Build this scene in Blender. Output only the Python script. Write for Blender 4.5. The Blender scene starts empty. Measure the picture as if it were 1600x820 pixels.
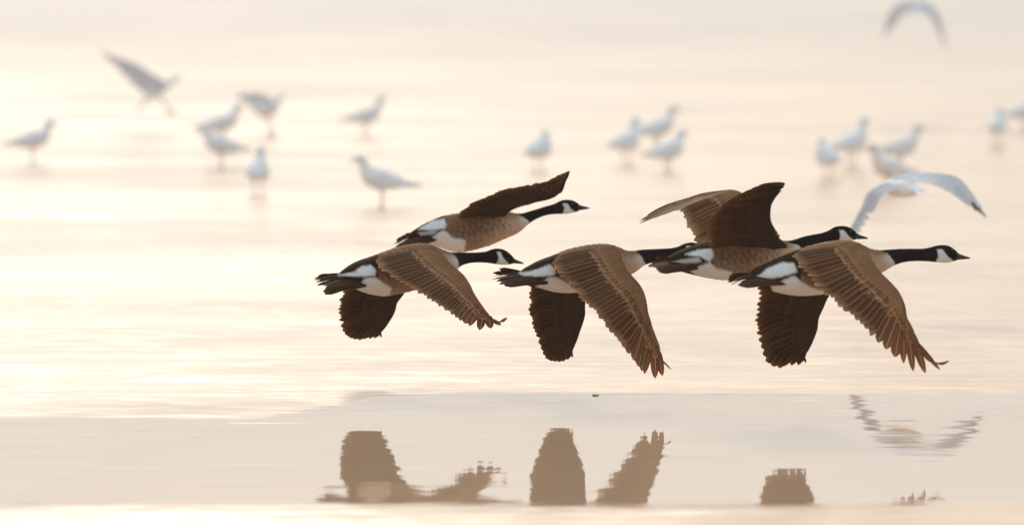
import bpy, math, random
import numpy as np
from mathutils import Vector, Matrix

random.seed(7)
rng = np.random.default_rng(7)
scene = bpy.context.scene
COL = scene.collection

# ------------------------------------------------------------------ camera
CAM_H = 2.2                      # metres above the water
F_PX = 10200.0                   # focal length in pixels of a 1600 px wide picture
PITCH = math.atan(527.0 / F_PX)  # the (unseen) horizon lies above the frame
cam_d = bpy.data.cameras.new('camera')
cam_d.sensor_width = 36.0
cam_d.lens = 36.0 * F_PX / 1600.0
cam_d.clip_start = 0.5
cam_d.clip_end = 6000.0
cam_d.dof.use_dof = True
cam_d.dof.focus_distance = 30.0
cam_d.dof.aperture_fstop = (cam_d.lens / 1000.0) / 0.100
cam = bpy.data.objects.new('camera', cam_d)
COL.objects.link(cam)
cam.location = (0.0, 0.0, CAM_H)
cam.rotation_euler = (math.pi / 2 - PITCH, 0.0, 0.0)
scene.camera = cam
CP, SP = math.cos(PITCH), math.sin(PITCH)


def at(px, py, Y):
    """World point at distance Y (metres along +Y) that lies on a line of sight."""
    a = (px - 800.0) / F_PX
    b = (410.0 - py) / F_PX
    d = Vector((a, CP + b * SP, -SP + b * CP))
    return Vector((0, 0, CAM_H)) + d * (Y / d.y)


def scale_at(Y):
    return F_PX / Y


def dist_of_water(py):
    """Distance at which the water surface crosses picture row py."""
    b = (410.0 - py) / F_PX
    return CAM_H * (CP + b * SP) / (SP - b * CP)


# ------------------------------------------------------------------ light
SUN_EL, SUN_AZ = 27.0, -4.5     # azimuth from +Y, negative is towards -X
world = bpy.data.worlds.new('World')
scene.world = world
world.use_nodes = True
wn, wl = world.node_tree.nodes, world.node_tree.links
bg = wn['Background']
sky = wn.new('ShaderNodeTexSky')
sky.sky_type = 'NISHITA'
sky.sun_disc = False
sky.sun_elevation = math.radians(SUN_EL)
sky.sun_rotation = math.radians(SUN_AZ)
sky.dust_density = 10.0
sky.air_density = 1.0
hs = wn.new('ShaderNodeHueSaturation')       # mist scatters the light again and again: a whiter sky
hs.inputs['Saturation'].default_value = 0.80
hs.inputs['Value'].default_value = 0.62
veil = wn.new('ShaderNodeMix')               # even veil of bright mist over the whole sky
veil.data_type = 'RGBA'
veil.blend_type = 'ADD'
veil.inputs[0].default_value = 1.0
veil.inputs[7].default_value = (10.7, 12.0, 12.9, 1)
wl.new(sky.outputs[0], hs.inputs['Color'])
wl.new(hs.outputs[0], veil.inputs[6])
wl.new(veil.outputs[2], bg.inputs['Color'])
bg.inputs['Strength'].default_value = 0.10

sun_d = bpy.data.lights.new('sun', 'SUN')
sun_d.energy = 2.9
sun_d.angle = math.radians(8.0)
sun_d.color = (1.0, 0.93, 0.83)
sun = bpy.data.objects.new('sun', sun_d)
COL.objects.link(sun)
sd = Vector((math.sin(math.radians(SUN_AZ)) * math.cos(math.radians(SUN_EL)),
             math.cos(math.radians(SUN_AZ)) * math.cos(math.radians(SUN_EL)),
             math.sin(math.radians(SUN_EL))))
sun.rotation_euler = sd.to_track_quat('Z', 'Y').to_euler()
sun.location = sd * 40

vs = scene.view_settings
scene.display_settings.display_device = 'sRGB'
vs.view_transform = 'Standard'
vs.look = 'None'
vs.gamma = 1.0
vs.use_curve_mapping = False
vs.exposure = -0.93
scene.render.engine = 'CYCLES'
scene.cycles.use_denoising = True
scene.cycles.max_bounces = 8
scene.cycles.volume_bounces = 1
scene.cycles.caustics_reflective = False


# ------------------------------------------------------------------ node helpers
class NT:
    def __init__(self, name):
        self.m = bpy.data.materials.new(name)
        self.m.use_nodes = True
        self.t = self.m.node_tree
        self.n, self.l = self.t.nodes, self.t.links
        self.p = self.n['Principled BSDF']
        self.out = self.n['Material Output']

    def node(self, kind, **kw):
        x = self.n.new(kind)
        for k, v in kw.items():
            setattr(x, k, v)
        return x

    def put(self, sock, v):
        if isinstance(v, bpy.types.NodeSocket):
            self.l.new(v, sock)
        else:
            sock.default_value = v

    def math(self, op, a, b=0.0, c=0.0, clamp=False):
        x = self.node('ShaderNodeMath', operation=op)
        x.use_clamp = clamp
        self.put(x.inputs[0], a)
        self.put(x.inputs[1], b)
        self.put(x.inputs[2], c)
        return x.outputs[0]

    def vmath(self, op, a, b=(0, 0, 0)):
        x = self.node('ShaderNodeVectorMath', operation=op)
        self.put(x.inputs[0], a)
        self.put(x.inputs[1], b)
        return x.outputs[0]

    def noise(self, vec, scale, detail=2.0, rough=0.5):
        x = self.node('ShaderNodeTexNoise')
        self.put(x.inputs['Vector'], vec)
        x.inputs['Scale'].default_value = scale
        x.inputs['Detail'].default_value = detail
        x.inputs['Roughness'].default_value = rough
        return x

    def smooth(self, v, lo, hi, a=0.0, b=1.0):
        x = self.node('ShaderNodeMapRange', interpolation_type='SMOOTHSTEP')
        self.put(x.inputs[0], v)
        x.inputs[1].default_value = lo
        x.inputs[2].default_value = hi
        x.inputs[3].default_value = a
        x.inputs[4].default_value = b
        return x.outputs[0]

    def mix(self, f, a, b, blend='MIX'):
        x = self.node('ShaderNodeMix', data_type='RGBA', blend_type=blend)
        self.put(x.inputs[0], f)
        self.put(x.inputs[6], a)
        self.put(x.inputs[7], b)
        return x.outputs[2]

    def sep(self, v):
        x = self.node('ShaderNodeSeparateXYZ')
        self.put(x.inputs[0], v)
        return x.outputs

    def comb(self, a, b, c):
        x = self.node('ShaderNodeCombineXYZ')
        for i, v in enumerate((a, b, c)):
            self.put(x.inputs[i], v)
        return x.outputs[0]


def mesh_obj(name, verts, faces, mat, parent=None, base=(0, 0, 0), smooth=True, cols=None):
    """One mesh object. Vertices in world space; `base` is the origin of the thing it belongs to."""
    v = np.asarray(verts, dtype=np.float64) - np.asarray(base, dtype=np.float64)
    me = bpy.data.meshes.new(name)
    me.from_pydata(v.tolist(), [], faces)
    if smooth:
        me.polygons.foreach_set('use_smooth', [True] * len(me.polygons))
    if cols is not None:
        ca = me.color_attributes.new('tint', 'FLOAT_COLOR', 'POINT')
        arr = np.ones((len(v), 4), dtype=np.float32)
        arr[:, :3] = np.asarray(cols, dtype=np.float32)[:, :3]
        ca.data.foreach_set('color', arr.ravel())
    me.materials.append(mat)
    o = bpy.data.objects.new(name, me)
    COL.objects.link(o)
    if parent is not None:
        o.parent = parent
    else:
        o.location = base
    return o


def thing(name, loc, label, category, group=None):
    o = bpy.data.objects.new(name, None)
    o.empty_display_size = 0.1
    o.location = loc
    o['label'] = label
    o['category'] = category
    if group:
        o['group'] = group
    COL.objects.link(o)
    return o


# ------------------------------------------------------------------ water
def water_material():
    k = NT('shallow_water')
    geo = k.node('ShaderNodeNewGeometry')
    P = geo.outputs['Position']
    x, y, z = k.sep(P)
    # slick of still water: between two wavering shore-parallel edges
    wob = k.noise(k.comb(k.math('MULTIPLY', x, 0.35), k.math('MULTIPLY', y, 0.12), 0.0), 1.0, 3.0)
    wv = k.math('MULTIPLY', k.math('SUBTRACT', wob.outputs['Fac'], 0.5), 0.5)
    wob2 = k.noise(k.comb(k.math('MULTIPLY', x, 1.1), k.math('MULTIPLY', y, 5.0), 4.0), 1.0, 2.0)
    wv = k.math('ADD', wv, k.math('MULTIPLY', k.math('SUBTRACT', wob2.outputs['Fac'], 0.5), 0.55))
    far_edge = k.smooth(x, -1.25, -0.45, 29.05, 30.62)
    d_far = k.math('SUBTRACT', far_edge, k.math('ADD', y, wv))
    d_near = k.math('SUBTRACT', k.math('ADD', y, wv), 24.70)
    calm = k.math('MULTIPLY', k.smooth(d_far, -0.12, 0.16), k.smooth(d_near, -0.14, 0.24))
    # wind: ruffled patches of different strength
    patch = k.noise(k.comb(k.math('MULTIPLY', x, 0.16), k.math('MULTIPLY', y, 0.34), 3.0), 1.0, 3.0, 0.55)
    pv = k.smooth(patch.outputs['Fac'], 0.30, 0.68, 0.62, 1.0)
    pv = k.math('ADD', pv, k.smooth(y, 24.2, 25.0, 0.35, 0.0))
    # a few cat's-paws that just reach into the slick
    paw = k.noise(k.comb(k.math('MULTIPLY', x, 1.3), k.math('MULTIPLY', y, 8.0), 11.0), 1.0, 1.0)
    pw = k.math('MULTIPLY', k.smooth(paw.outputs['Fac'], 0.67, 0.72), k.math('MULTIPLY', k.smooth(d_far, 0.25, 1.5, 0.8, 0.0), calm))
    faint = k.noise(k.comb(k.math('MULTIPLY', x, 0.5), k.math('MULTIPLY', y, 4.0), 15.0), 1.0, 2.0)
    pw = k.math('ADD', pw, k.math('MULTIPLY', calm, k.smooth(faint.outputs['Fac'], 0.45, 0.75, 0.0, 0.10)))
    lee = k.smooth(y, 40.0, 150.0, 1.0, 0.58)      # the far water lies a little calmer
    amp = k.math('MULTIPLY', k.math('ADD', k.math('MULTIPLY', k.math('SUBTRACT', 1.0, calm), pv), pw), lee)
    # slopes from three sizes of ripple, long crests lying across the view
    v1 = k.comb(k.math('MULTIPLY', x, 0.55), k.math('MULTIPLY', y, 1.5), 0.0)
    v2 = k.comb(k.math('MULTIPLY', x, 1.6), k.math('MULTIPLY', y, 5.0), 5.0)
    v3 = k.comb(k.math('MULTIPLY', x, 5.0), k.math('MULTIPLY', y, 14.0), 9.0)
    v4 = k.comb(k.math('MULTIPLY', x, 2.2), k.math('MULTIPLY', y, 7.0), 2.0)
    half = (0.5, 0.5, 0.5)
    n1 = k.vmath('SUBTRACT', k.noise(v1, 1.0, 2.0).outputs['Color'], half)
    n2 = k.vmath('SUBTRACT', k.noise(v2, 1.0, 2.0).outputs['Color'], half)
    n3 = k.vmath('SUBTRACT', k.noise(v3, 1.0, 1.0).outputs['Color'], half)
    n4 = k.vmath('SUBTRACT', k.noise(v4, 1.0, 1.5).outputs['Color'], half)

    def scaled(v, s):
        q = k.node('ShaderNodeVectorMath', operation='SCALE')
        k.put(q.inputs[0], v)
        k.put(q.inputs['Scale'], s)
        return q.outputs[0]
    big = k.vmath('ADD', k.vmath('ADD', scaled(n1, RIP[0]), scaled(n2, RIP[1])), scaled(n3, RIP[2]))
    rip = scaled(big, amp)
    still = scaled(n4, k.math('ADD', k.math('MULTIPLY', calm, CALM), 0.0))
    slope = k.vmath('MULTIPLY', k.vmath('ADD', rip, still), (0.6, 1.0, 0.0))
    nrm = k.vmath('NORMALIZE', k.vmath('ADD', slope, (0.0, 0.0, 1.0)))
    silt = k.noise(k.comb(k.math('MULTIPLY', x, 0.2), k.math('MULTIPLY', y, 0.1), 7.0), 1.0, 2.0)
    col = k.mix(silt.outputs['Fac'], (0.55, 0.36, 0.225, 1), (0.61, 0.41, 0.265, 1))
    k.put(k.p.inputs['Base Color'], col)
    k.p.inputs['IOR'].default_value = 1.13
    k.put(k.p.inputs['Roughness'], k.math('ADD', 0.02, k.math('MULTIPLY', amp, 0.25)))
    k.l.new(nrm, k.p.inputs['Normal'])
    return k.m


RIP = (0.09, 0.25, 0.25)
CALM = 0.018
W_FAR = 2400.0
wv_, wf_ = [], []
for yy in (-60.0, 20.0, 60.0, 250.0, W_FAR):
    for xx in (-W_FAR, -30.0, 30.0, W_FAR):
        wv_.append((xx, yy, 0.0))
for r in range(4):
    for c in range(3):
        a = r * 4 + c
        wf_.append((a, a + 1, a + 5, a + 4))
water = mesh_obj('water', wv_, wf_, water_material(), smooth=False)
water['kind'] = 'structure'

# ------------------------------------------------------------------ mist
def haze(density):
    m = bpy.data.materials.new('mist_air')
    m.use_nodes = True
    n, l = m.node_tree.nodes, m.node_tree.links
    n.remove(n['Principled BSDF'])
    v = n.new('ShaderNodeVolumePrincipled')
    v.inputs['Color'].default_value = (0.97, 0.96, 0.95, 1)
    v.inputs['Density'].default_value = density
    v.inputs['Anisotropy'].default_value = 0.3
    l.new(v.outputs[0], n['Material Output'].inputs['Volume'])
    X, Y0, Y1, Z0, Z1 = 2500.0, -80.0, 2500.0, -1.0, 4.2
    vs_ = [(sx * X, yy, zz) for zz in (Z0, Z1) for yy in (Y0, Y1) for sx in (-1, 1)]
    fs_ = [(0, 2, 3, 1), (4, 5, 7, 6), (0, 1, 5, 4), (2, 6, 7, 3), (0, 4, 6, 2), (1, 3, 7, 5)]
    o = mesh_obj('haze', vs_, fs_, m, smooth=False)
    o['kind'] = 'stuff'
    o['label'] = 'pale morning mist lying over the still water'
    return o


HAZE = 0.0004
haze(HAZE)


# ------------------------------------------------------------------ plumage materials
def plumage_material(name, rough=0.72, grain=260.0, translucent=0.0, sheen=0.10, glow=(1.0, 0.72, 0.48, 1)):
    k = NT(name)
    att = k.node('ShaderNodeAttribute', attribute_name='tint')
    tc = k.node('ShaderNodeTexCoord')
    n = k.noise(tc.outputs['Object'], grain, 2.0, 0.6)
    v = k.smooth(n.outputs['Fac'], 0.25, 0.75, 0.82, 1.16)
    col = k.mix(1.0, att.outputs['Color'], k.comb(v, v, v), 'MULTIPLY')
    k.put(k.p.inputs['Base Color'], col)
    k.p.inputs['Roughness'].default_value = rough
    k.p.inputs['Specular IOR Level'].default_value = sheen
    b = k.node('ShaderNodeBump')
    b.inputs['Strength'].default_value = 0.25
    b.inputs['Distance'].default_value = 0.002
    k.l.new(n.outputs['Fac'], b.inputs['Height'])
    k.l.new(b.outputs[0], k.p.inputs['Normal'])
    if translucent > 0:
        tr = k.node('ShaderNodeBsdfTranslucent')
        warm = k.mix(1.0, col, glow, 'MULTIPLY')
        k.l.new(warm, tr.inputs['Color'])
        mx = k.node('ShaderNodeMixShader')
        mx.inputs[0].default_value = translucent
        k.l.new(k.p.outputs[0], mx.inputs[1])
        k.l.new(tr.outputs[0], mx.inputs[2])
        k.l.new(mx.outputs[0], k.out.inputs['Surface'])
    return k.m


def plain_material(name, col, rough=0.5, spec=0.5, noise_amt=0.15, grain=120.0):
    k = NT(name)
    tc = k.node('ShaderNodeTexCoord')
    n = k.noise(tc.outputs['Object'], grain, 2.0)
    v = k.smooth(n.outputs['Fac'], 0.3, 0.7, 1 - noise_amt, 1 + noise_amt)
    k.put(k.p.inputs['Base Color'], k.mix(1.0, (*col, 1), k.comb(v, v, v), 'MULTIPLY'))
    k.p.inputs['Roughness'].default_value = rough
    k.p.inputs['Specular IOR Level'].default_value = spec
    return k.m


M_BODY = plumage_material('goose_plumage', 0.85, 260.0, 0.0, 0.04)
M_FEATHER = plumage_material('flight_feather', 0.75, 420.0, 0.20, 0.06)
M_GULL = plumage_material('gull_plumage', 0.75, 200.0, 0.0, 0.1)
_p = M_GULL.node_tree.nodes['Principled BSDF']         # light soaks through fluffy white down
_p.inputs['Subsurface Weight'].default_value = 0.6
_p.inputs['Subsurface Radius'].default_value = (1.0, 1.0, 1.0)
_p.inputs['Subsurface Scale'].default_value = 0.035
M_GULLF = plumage_material('gull_feather', 0.7, 300.0, 0.15, 0.1, (1.0, 0.97, 0.93, 1))
M_BILL = plain_material('black_bill', (0.016, 0.013, 0.012), 0.42, 0.4)
M_EYE = plain_material('dark_eye', (0.012, 0.008, 0.006), 0.08, 0.6, 0.0)
M_GBILL = plain_material('yellow_grey_bill', (0.50, 0.42, 0.26), 0.4)
M_GLEG = plain_material('pinkish_leg', (0.66, 0.54, 0.45), 0.5)  # leg pink made paler, mist fading mixed into the colour


# ------------------------------------------------------------------ small maths
def spline(keys, n_or_ts):
    """Catmull-Rom through the rows of keys (evenly spaced parameter 0..len-1)."""
    K = np.asarray(keys, dtype=float)
    ts = np.asarray(n_or_ts, dtype=float)
    m = len(K) - 1
    i = np.clip(np.floor(ts).astype(int), 0, m - 1)
    f = (ts - i)[:, None]
    p1, p2 = K[i], K[i + 1]
    p0 = np.where((i > 0)[:, None], K[np.maximum(i - 1, 0)], 2 * p1 - p2)
    p3 = np.where((i + 2 <= m)[:, None], K[np.minimum(i + 2, m)], 2 * p2 - p1)
    return 0.5 * (2 * p1 + (p2 - p0) * f + (2 * p0 - 5 * p1 + 4 * p2 - p3) * f ** 2 + (3 * p1 - p0 - 3 * p2 + p3) * f ** 3)


def in_poly(px, py, poly, soft=1.6):
    """Signed-distance mask (1 inside) of a polygon, softened over `soft` units."""
    P = np.asarray(poly, float)
    d = np.full(px.shape, 1e9)
    inside = np.zeros(px.shape, bool)
    n = len(P)
    for i in range(n):
        x0, y0 = P[i]
        x1, y1 = P[(i + 1) % n]
        ex, ey = x1 - x0, y1 - y0
        t = np.clip(((px - x0) * ex + (py - y0) * ey) / (ex * ex + ey * ey + 1e-9), 0, 1)
        d = np.minimum(d, np.hypot(px - x0 - t * ex, py - y0 - t * ey))
        c = ((y0 > py) != (y1 > py)) & (px < (x1 - x0) * (py - y0) / (y1 - y0 + 1e-12) + x0)
        inside ^= c
    sd_ = np.where(inside, d, -d)
    return np.clip(sd_ / soft + 0.5, 0, 1)


def mixc(a, b, f):
    return a * (1 - f[..., None]) + b * f[..., None]


def grid_faces(nr, nc, closed):
    f = []
    for r in range(nr - 1):
        for c in range(nc if closed else nc - 1):
            c2 = (c + 1) % nc
            f.append((r * nc + c, r * nc + c2, (r + 1) * nc + c2, (r + 1) * nc + c))
    return f


def hash2(i, j, k=0):
    v = np.sin(i * 127.1 + j * 311.7 + k * 74.7) * 43758.5453
    return v - np.floor(v)


def uvsphere(c, r, n=10):
    vs_, fs_ = [], []
    for i in range(n + 1):
        th = math.pi * i / n
        for j in range(2 * n):
            ph = math.pi * j / n
            vs_.append((c[0] + r * math.sin(th) * math.cos(ph), c[1] + r * math.sin(th) * math.sin(ph), c[2] + r * math.cos(th)))
    return vs_, grid_faces(n + 1, 2 * n, True)


# ------------------------------------------------------------------ one feather
FC = np.array([-1.0, -0.84, -0.45, -0.07, 0.0, 0.07, 0.45, 0.84, 1.0])


def feather(root, tip, normal, outer, width, kind, col, edge, shaft, bow=0.05, ctrl=None, rows=10, tilt=0.075):
    """Vertices, faces and tints of one vane: root to tip, `outer` is the side that lies uppermost."""
    root, tip = np.asarray(root, float), np.asarray(tip, float)
    ax = tip - root
    L = np.linalg.norm(ax)
    ax = ax / L
    n = normal - ax * np.dot(normal, ax)
    n /= np.linalg.norm(n)
    side = np.cross(ax, n)
    if np.dot(side, outer) < 0:
        side = -side
    t = np.linspace(0, 1, rows) ** 0.9
    if ctrl is None:
        P = root[None] + ax[None] * (L * t)[:, None] + n[None] * (bow * L * 4 * t * (1 - t))[:, None]
    else:
        c = np.asarray(ctrl, float)
        c = 2 * c - 0.5 * (root + tip)
        P = root[None] * ((1 - t) ** 2)[:, None] + c[None] * (2 * t * (1 - t))[:, None] + tip[None] * (t ** 2)[:, None]
    if kind == 'primary':
        w = np.interp(t, [0, .15, .45, .7, .88, .96, 1], [.45, .8, 1, .86, .56, .30, .03])
    elif kind == 'finger':
        w = np.interp(t, [0, .2, .42, .6, .72, .86, .95, 1], [.7, .7, .34, .16, .42, .52, .34, .03])
    elif kind == 'covert':
        w = np.interp(t, [0, .2, .6, .85, .95, 1], [.6, .9, 1, .85, .55, .12])
    else:
        w = np.interp(t, [0, .15, .55, .85, .94, 1], [.5, .85, 1, 1.0, .80, .18])
    V, C = [], []
    for i in range(rows):
        for c in FC:
            asym = 0.8 if (c > 0 and kind in ('primary', 'finger')) else 1.0
            off = side * (c * 0.5 * width * w[i] * asym) + n * (c * 0.5 * width * w[i] * tilt)
            # the vane sags a little away from its shaft
            off = off - n * (abs(c) ** 2 * 0.03 * width * w[i])
            if abs(c) < 0.05:
                off = off + n * (0.0012 * (1 - 0.7 * t[i]))
            V.append(P[i] + off)
            e = 1.0 if abs(c) > 0.9 else (0.55 if kind == 'covert' and abs(c) > 0.8 else 0.0)
            f_tip = np.clip((t[i] - (0.74 if kind == 'covert' else 0.86)) / 0.12, 0, 1)
            base = col * (1.08 - 0.22 * (1 - t[i]))
            cc = base * (1 - max(0.68 * e, 0.68 * f_tip)) + edge * max(0.68 * e, 0.68 * f_tip)
            if abs(c) < 0.05:
                cc = shaft
            C.append(cc)
    return V, grid_faces(rows, len(FC), False), C


# ------------------------------------------------------------------ a wing made of feathers
class WingStyle:
    def __init__(self, **k):
        self.__dict__.update(k)


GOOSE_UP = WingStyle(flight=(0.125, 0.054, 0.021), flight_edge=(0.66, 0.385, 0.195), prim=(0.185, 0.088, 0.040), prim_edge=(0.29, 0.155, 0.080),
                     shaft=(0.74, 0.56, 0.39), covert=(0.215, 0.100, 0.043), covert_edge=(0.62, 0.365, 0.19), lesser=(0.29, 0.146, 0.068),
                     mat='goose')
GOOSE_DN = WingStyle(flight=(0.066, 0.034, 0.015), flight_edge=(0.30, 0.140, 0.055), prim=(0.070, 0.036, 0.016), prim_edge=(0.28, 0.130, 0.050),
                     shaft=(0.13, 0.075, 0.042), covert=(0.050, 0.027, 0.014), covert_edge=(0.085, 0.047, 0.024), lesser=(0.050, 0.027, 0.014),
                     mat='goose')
GULL_ST = WingStyle(flight=(0.74, 0.75, 0.78), flight_edge=(0.88, 0.88, 0.88), prim=(0.66, 0.66, 0.68), prim_edge=(0.74, 0.74, 0.74),
                    shaft=(0.6, 0.6, 0.6), covert=(0.74, 0.75, 0.79), covert_edge=(0.80, 0.81, 0.83), lesser=(0.76, 0.77, 0.81), mat='gull')


def jitter(c, a=0.12):
    c = np.asarray(c, float)
    if c.min() > 0.4:           # white and pale grey plumage is even
        a = a * 0.15
        return c * (1 + rng.uniform(-a, a))
    return c * (1 + rng.uniform(-a, a)) * (1 + rng.uniform(-0.03, 0.03, 3))


def build_wing(parent, base, pos, ribs, wrist, style, up_hint, visible='up', detail=1.0, dark_tip=None, label=None, hand_step=1.0):
    """ribs: rows of (leading px, py, r, trailing px, py, r [, ctrl px, py, r]) from the body outwards."""
    mat = M_FEATHER if style.mat == 'goose' else M_GULLF
    keysL = np.array([pos(*r[0:3]) for r in ribs])
    keysT = np.array([pos(*r[3:6]) for r in ribs])
    m = len(ribs) - 1
    uf = np.linspace(0, m, 12 * m + 1)
    Ls, Ts = spline(keysL, uf), spline(keysT, uf)

    def frame(u):
        L = spline(keysL, [u])[0]
        T = spline(keysT, [u])[0]
        d = 0.15
        a, b = max(u - d, 0), min(u + d, m)
        Lm = spline(0.6 * keysL + 0.4 * keysT, [a, b])
        span = Lm[1] - Lm[0]
        n = np.cross(T - L, span)
        n /= np.linalg.norm(n) + 1e-12
        if np.dot(n, up_hint) < 0:
            n = -n
        return L, T, span / (np.linalg.norm(span) + 1e-12), n

    # keep one side of the wing throughout: follow the normal from the body outwards
    def frames(us):
        out, last = [], None
        for u in us:
            L, T, s, n = frame(u)
            if last is not None and np.dot(n, last) < 0:
                n = -n
            last = n
            out.append((L, T, s, n))
        return out
    # --- arm and skin: a lofted thin aerofoil that carries the coverts
    us = np.linspace(0, m, 5 * m + 1)
    prof = [(0.0, 0.0), (0.04, 0.55), (0.14, 1.0), (0.28, 0.75), (0.44, 0.12), (0.28, -0.55), (0.14, -0.75), (0.04, -0.45)]
    V, C = [], []
    fr = frames(us)
    arm_c = np.asarray(style.lesser)
    for u, (L, T, s, n) in zip(us, fr):
        fo = u / m
        thick = 0.015 * (1 - 0.75 * fo) * (1.0 if style.mat == 'goose' else 0.6)
        reach = 1.0 if u <= wrist else max(0.25, 1.0 - 0.45 * (u - wrist) / max(m - wrist, 1))
        for f, h in prof:
            V.append(L + (T - L) * f * reach + n * h * thick)
            C.append(jitter(arm_c, 0.1) if h >= 0 else jitter(np.asarray(style.covert) * 0.9, 0.1))
    nc = len(prof)
    F = grid_faces(len(us), nc, True) + [tuple(range(nc)), tuple((len(us) - 1) * nc + i for i in reversed(range(nc)))]
    wing = mesh_obj('wing', V, F, mat, parent, base, True, C)
    if label:
        wing['label'] = label
    sgn = 1.0 if visible == 'up' else -1.0
    # --- flight feathers
    ulist = list(np.arange(0, wrist - 0.01, 0.33)) + (list(np.arange(wrist, wrist + 2, 0.5)) + list(np.arange(wrist + 2, m + 0.01, 1.0)) if hand_step > 0.9 else list(np.arange(wrist, m + 0.01, hand_step)))
    fr = frames(ulist)
    tips = np.array([f[1] for f in fr])
    for i, (u, (L, T, s, n)) in enumerate(zip(ulist, fr)):
        g = np.linalg.norm(tips[min(i + 1, len(tips) - 1)] - tips[max(i - 1, 0)]) / (2 if 0 < i < len(tips) - 1 else 1)
        hand = u >= wrist
        w = np.clip(g * 2.3, 0.034, 0.06) if not hand else (np.clip(g * 1.7, 0.034, 0.050) if hand_step > 0.9 else np.clip(g * 2.4, 0.034, 0.08))
        if style.mat == 'gull':
            w = np.clip(g * 1.9, 0.016, 0.05)
        if not hand:
            T = T + (T - L) * rng.uniform(-0.035, 0.02)
            w = w * rng.uniform(0.9, 1.12)
        n = n + s * rng.uniform(-0.05, 0.05)
        root = L + (T - L) * (0.16 if not hand else 0.05)
        kind = 'primary' if hand and u > wrist + 1.5 and hand_step > 0.9 else 'secondary'
        ctrl = None
        rib = ribs[int(round(u))] if abs(u - round(u)) < 1e-6 else None
        if rib is not None and len(rib) > 6:
            ctrl = pos(*rib[6:9])
            kind = 'finger'
            w = 0.036
            n = np.array([0.1, -1.0, 0.25])
        col = jitter(style.prim if hand else style.flight, 0.2)
        edge = jitter(style.prim_edge if hand else style.flight_edge, 0.3)
        shaft = jitter(style.shaft, 0.08) if (hand or style.mat == 'gull') else jitter(np.asarray(style.shaft) * 0.45)
        if dark_tip is not None and u > wrist:
            col = jitter(dark_tip if u > m - 2.6 else np.asarray(style.prim))
        v, f, c = feather(root, T, n, s, w, kind, col, edge, shaft, 0.035 if not hand else 0.02, ctrl, 11 if detail > 0.5 else 7)
        mesh_obj('primary_feather' if hand else 'secondary_feather', v, f, mat, wing, base, True, c)
    if detail < 0.3:
        return wing
    # --- coverts in overlapping rows
    rows = [('greater_covert', 0.20, 0.60, 2.2, 0.0045, 1.0), ('median_covert', 0.10, 0.42, 2.6, 0.0085, 1.08)]
    for name, f0, f1, per, lift, tone in rows:
        n_f = int(round(per * m * detail))
        ul = (np.arange(n_f) + 0.5) / n_f * (m - 0.6)
        fr = frames(ul)
        mids = np.array([L + (T - L) * f1 for (L, T, s, n) in fr])
        for i, (u, (L, T, s, n)) in enumerate(zip(ul, fr)):
            g = np.linalg.norm(mids[min(i + 1, n_f - 1)] - mids[max(i - 1, 0)]) / (2 if 0 < i < n_f - 1 else 1)
            hand = u > wrist
            e = f1 * (0.78 if hand else 1.0) * rng.uniform(0.95, 1.05)
            v, f, c = feather(L + (T - L) * f0 + n * lift * sgn, L + (T - L) * e + n * lift * 0.75 * sgn, n * sgn, s, max(g * 1.7, 0.014), 'covert',
                              jitter(np.asarray(style.covert) * tone, 0.22), jitter(style.covert_edge, 0.25), jitter(np.asarray(style.covert) * 1.15), 0.03, None, 7)
            mesh_obj(name, v, f, mat, wing, base, True, c)
    # --- the small coverts along the arm are too fine to pick apart: one part
    V, F, C = [], [], []
    for row, (f0, f1, lift) in enumerate(((0.02, 0.30, 0.0135), (0.0, 0.21, 0.0155), (-0.02, 0.13, 0.0150))):
        n_f = int(round(3.6 * m * detail))
        ul = (np.arange(n_f) + 0.5 * (row % 2)) / n_f * (m - 0.8)
        fr = frames(ul)
        for i, (u, (L, T, s, n)) in enumerate(zip(ul, fr)):
            k = (1 - 0.72 * u / m)
            g = np.linalg.norm(fr[min(i + 1, n_f - 1)][0] - fr[max(i - 1, 0)][0]) / 2
            v, f, c = feather(L + (T - L) * f0 + n * lift * k * sgn, L + (T - L) * f1 + n * lift * 0.8 * k * sgn, n * sgn, s, max(g * 1.8, 0.012), 'covert',
                              jitter(style.lesser), jitter(0.8 * np.asarray(style.covert_edge) + 0.2 * np.asarray(style.lesser)), jitter(style.lesser), 0.04, None, 5)
            o = len(V)
            V += v
            C += c
            F += [tuple(q + o for q in x) for x in f]
    lc = mesh_obj('lesser_coverts', V, F, mat, wing, base, True, C)
    lc['kind'] = 'stuff'
    return wing


# ------------------------------------------------------------------ goose
BLACK = np.array([0.011, 0.0075, 0.0055])
WHITE = np.array([0.74, 0.75, 0.74])
BACK = np.array([0.23, 0.118, 0.056])
FLANK = np.array([0.20, 0.122, 0.070])
BREAST = np.array([0.50, 0.36, 0.245])
RUMP = np.array([0.034, 0.016, 0.007])


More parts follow.
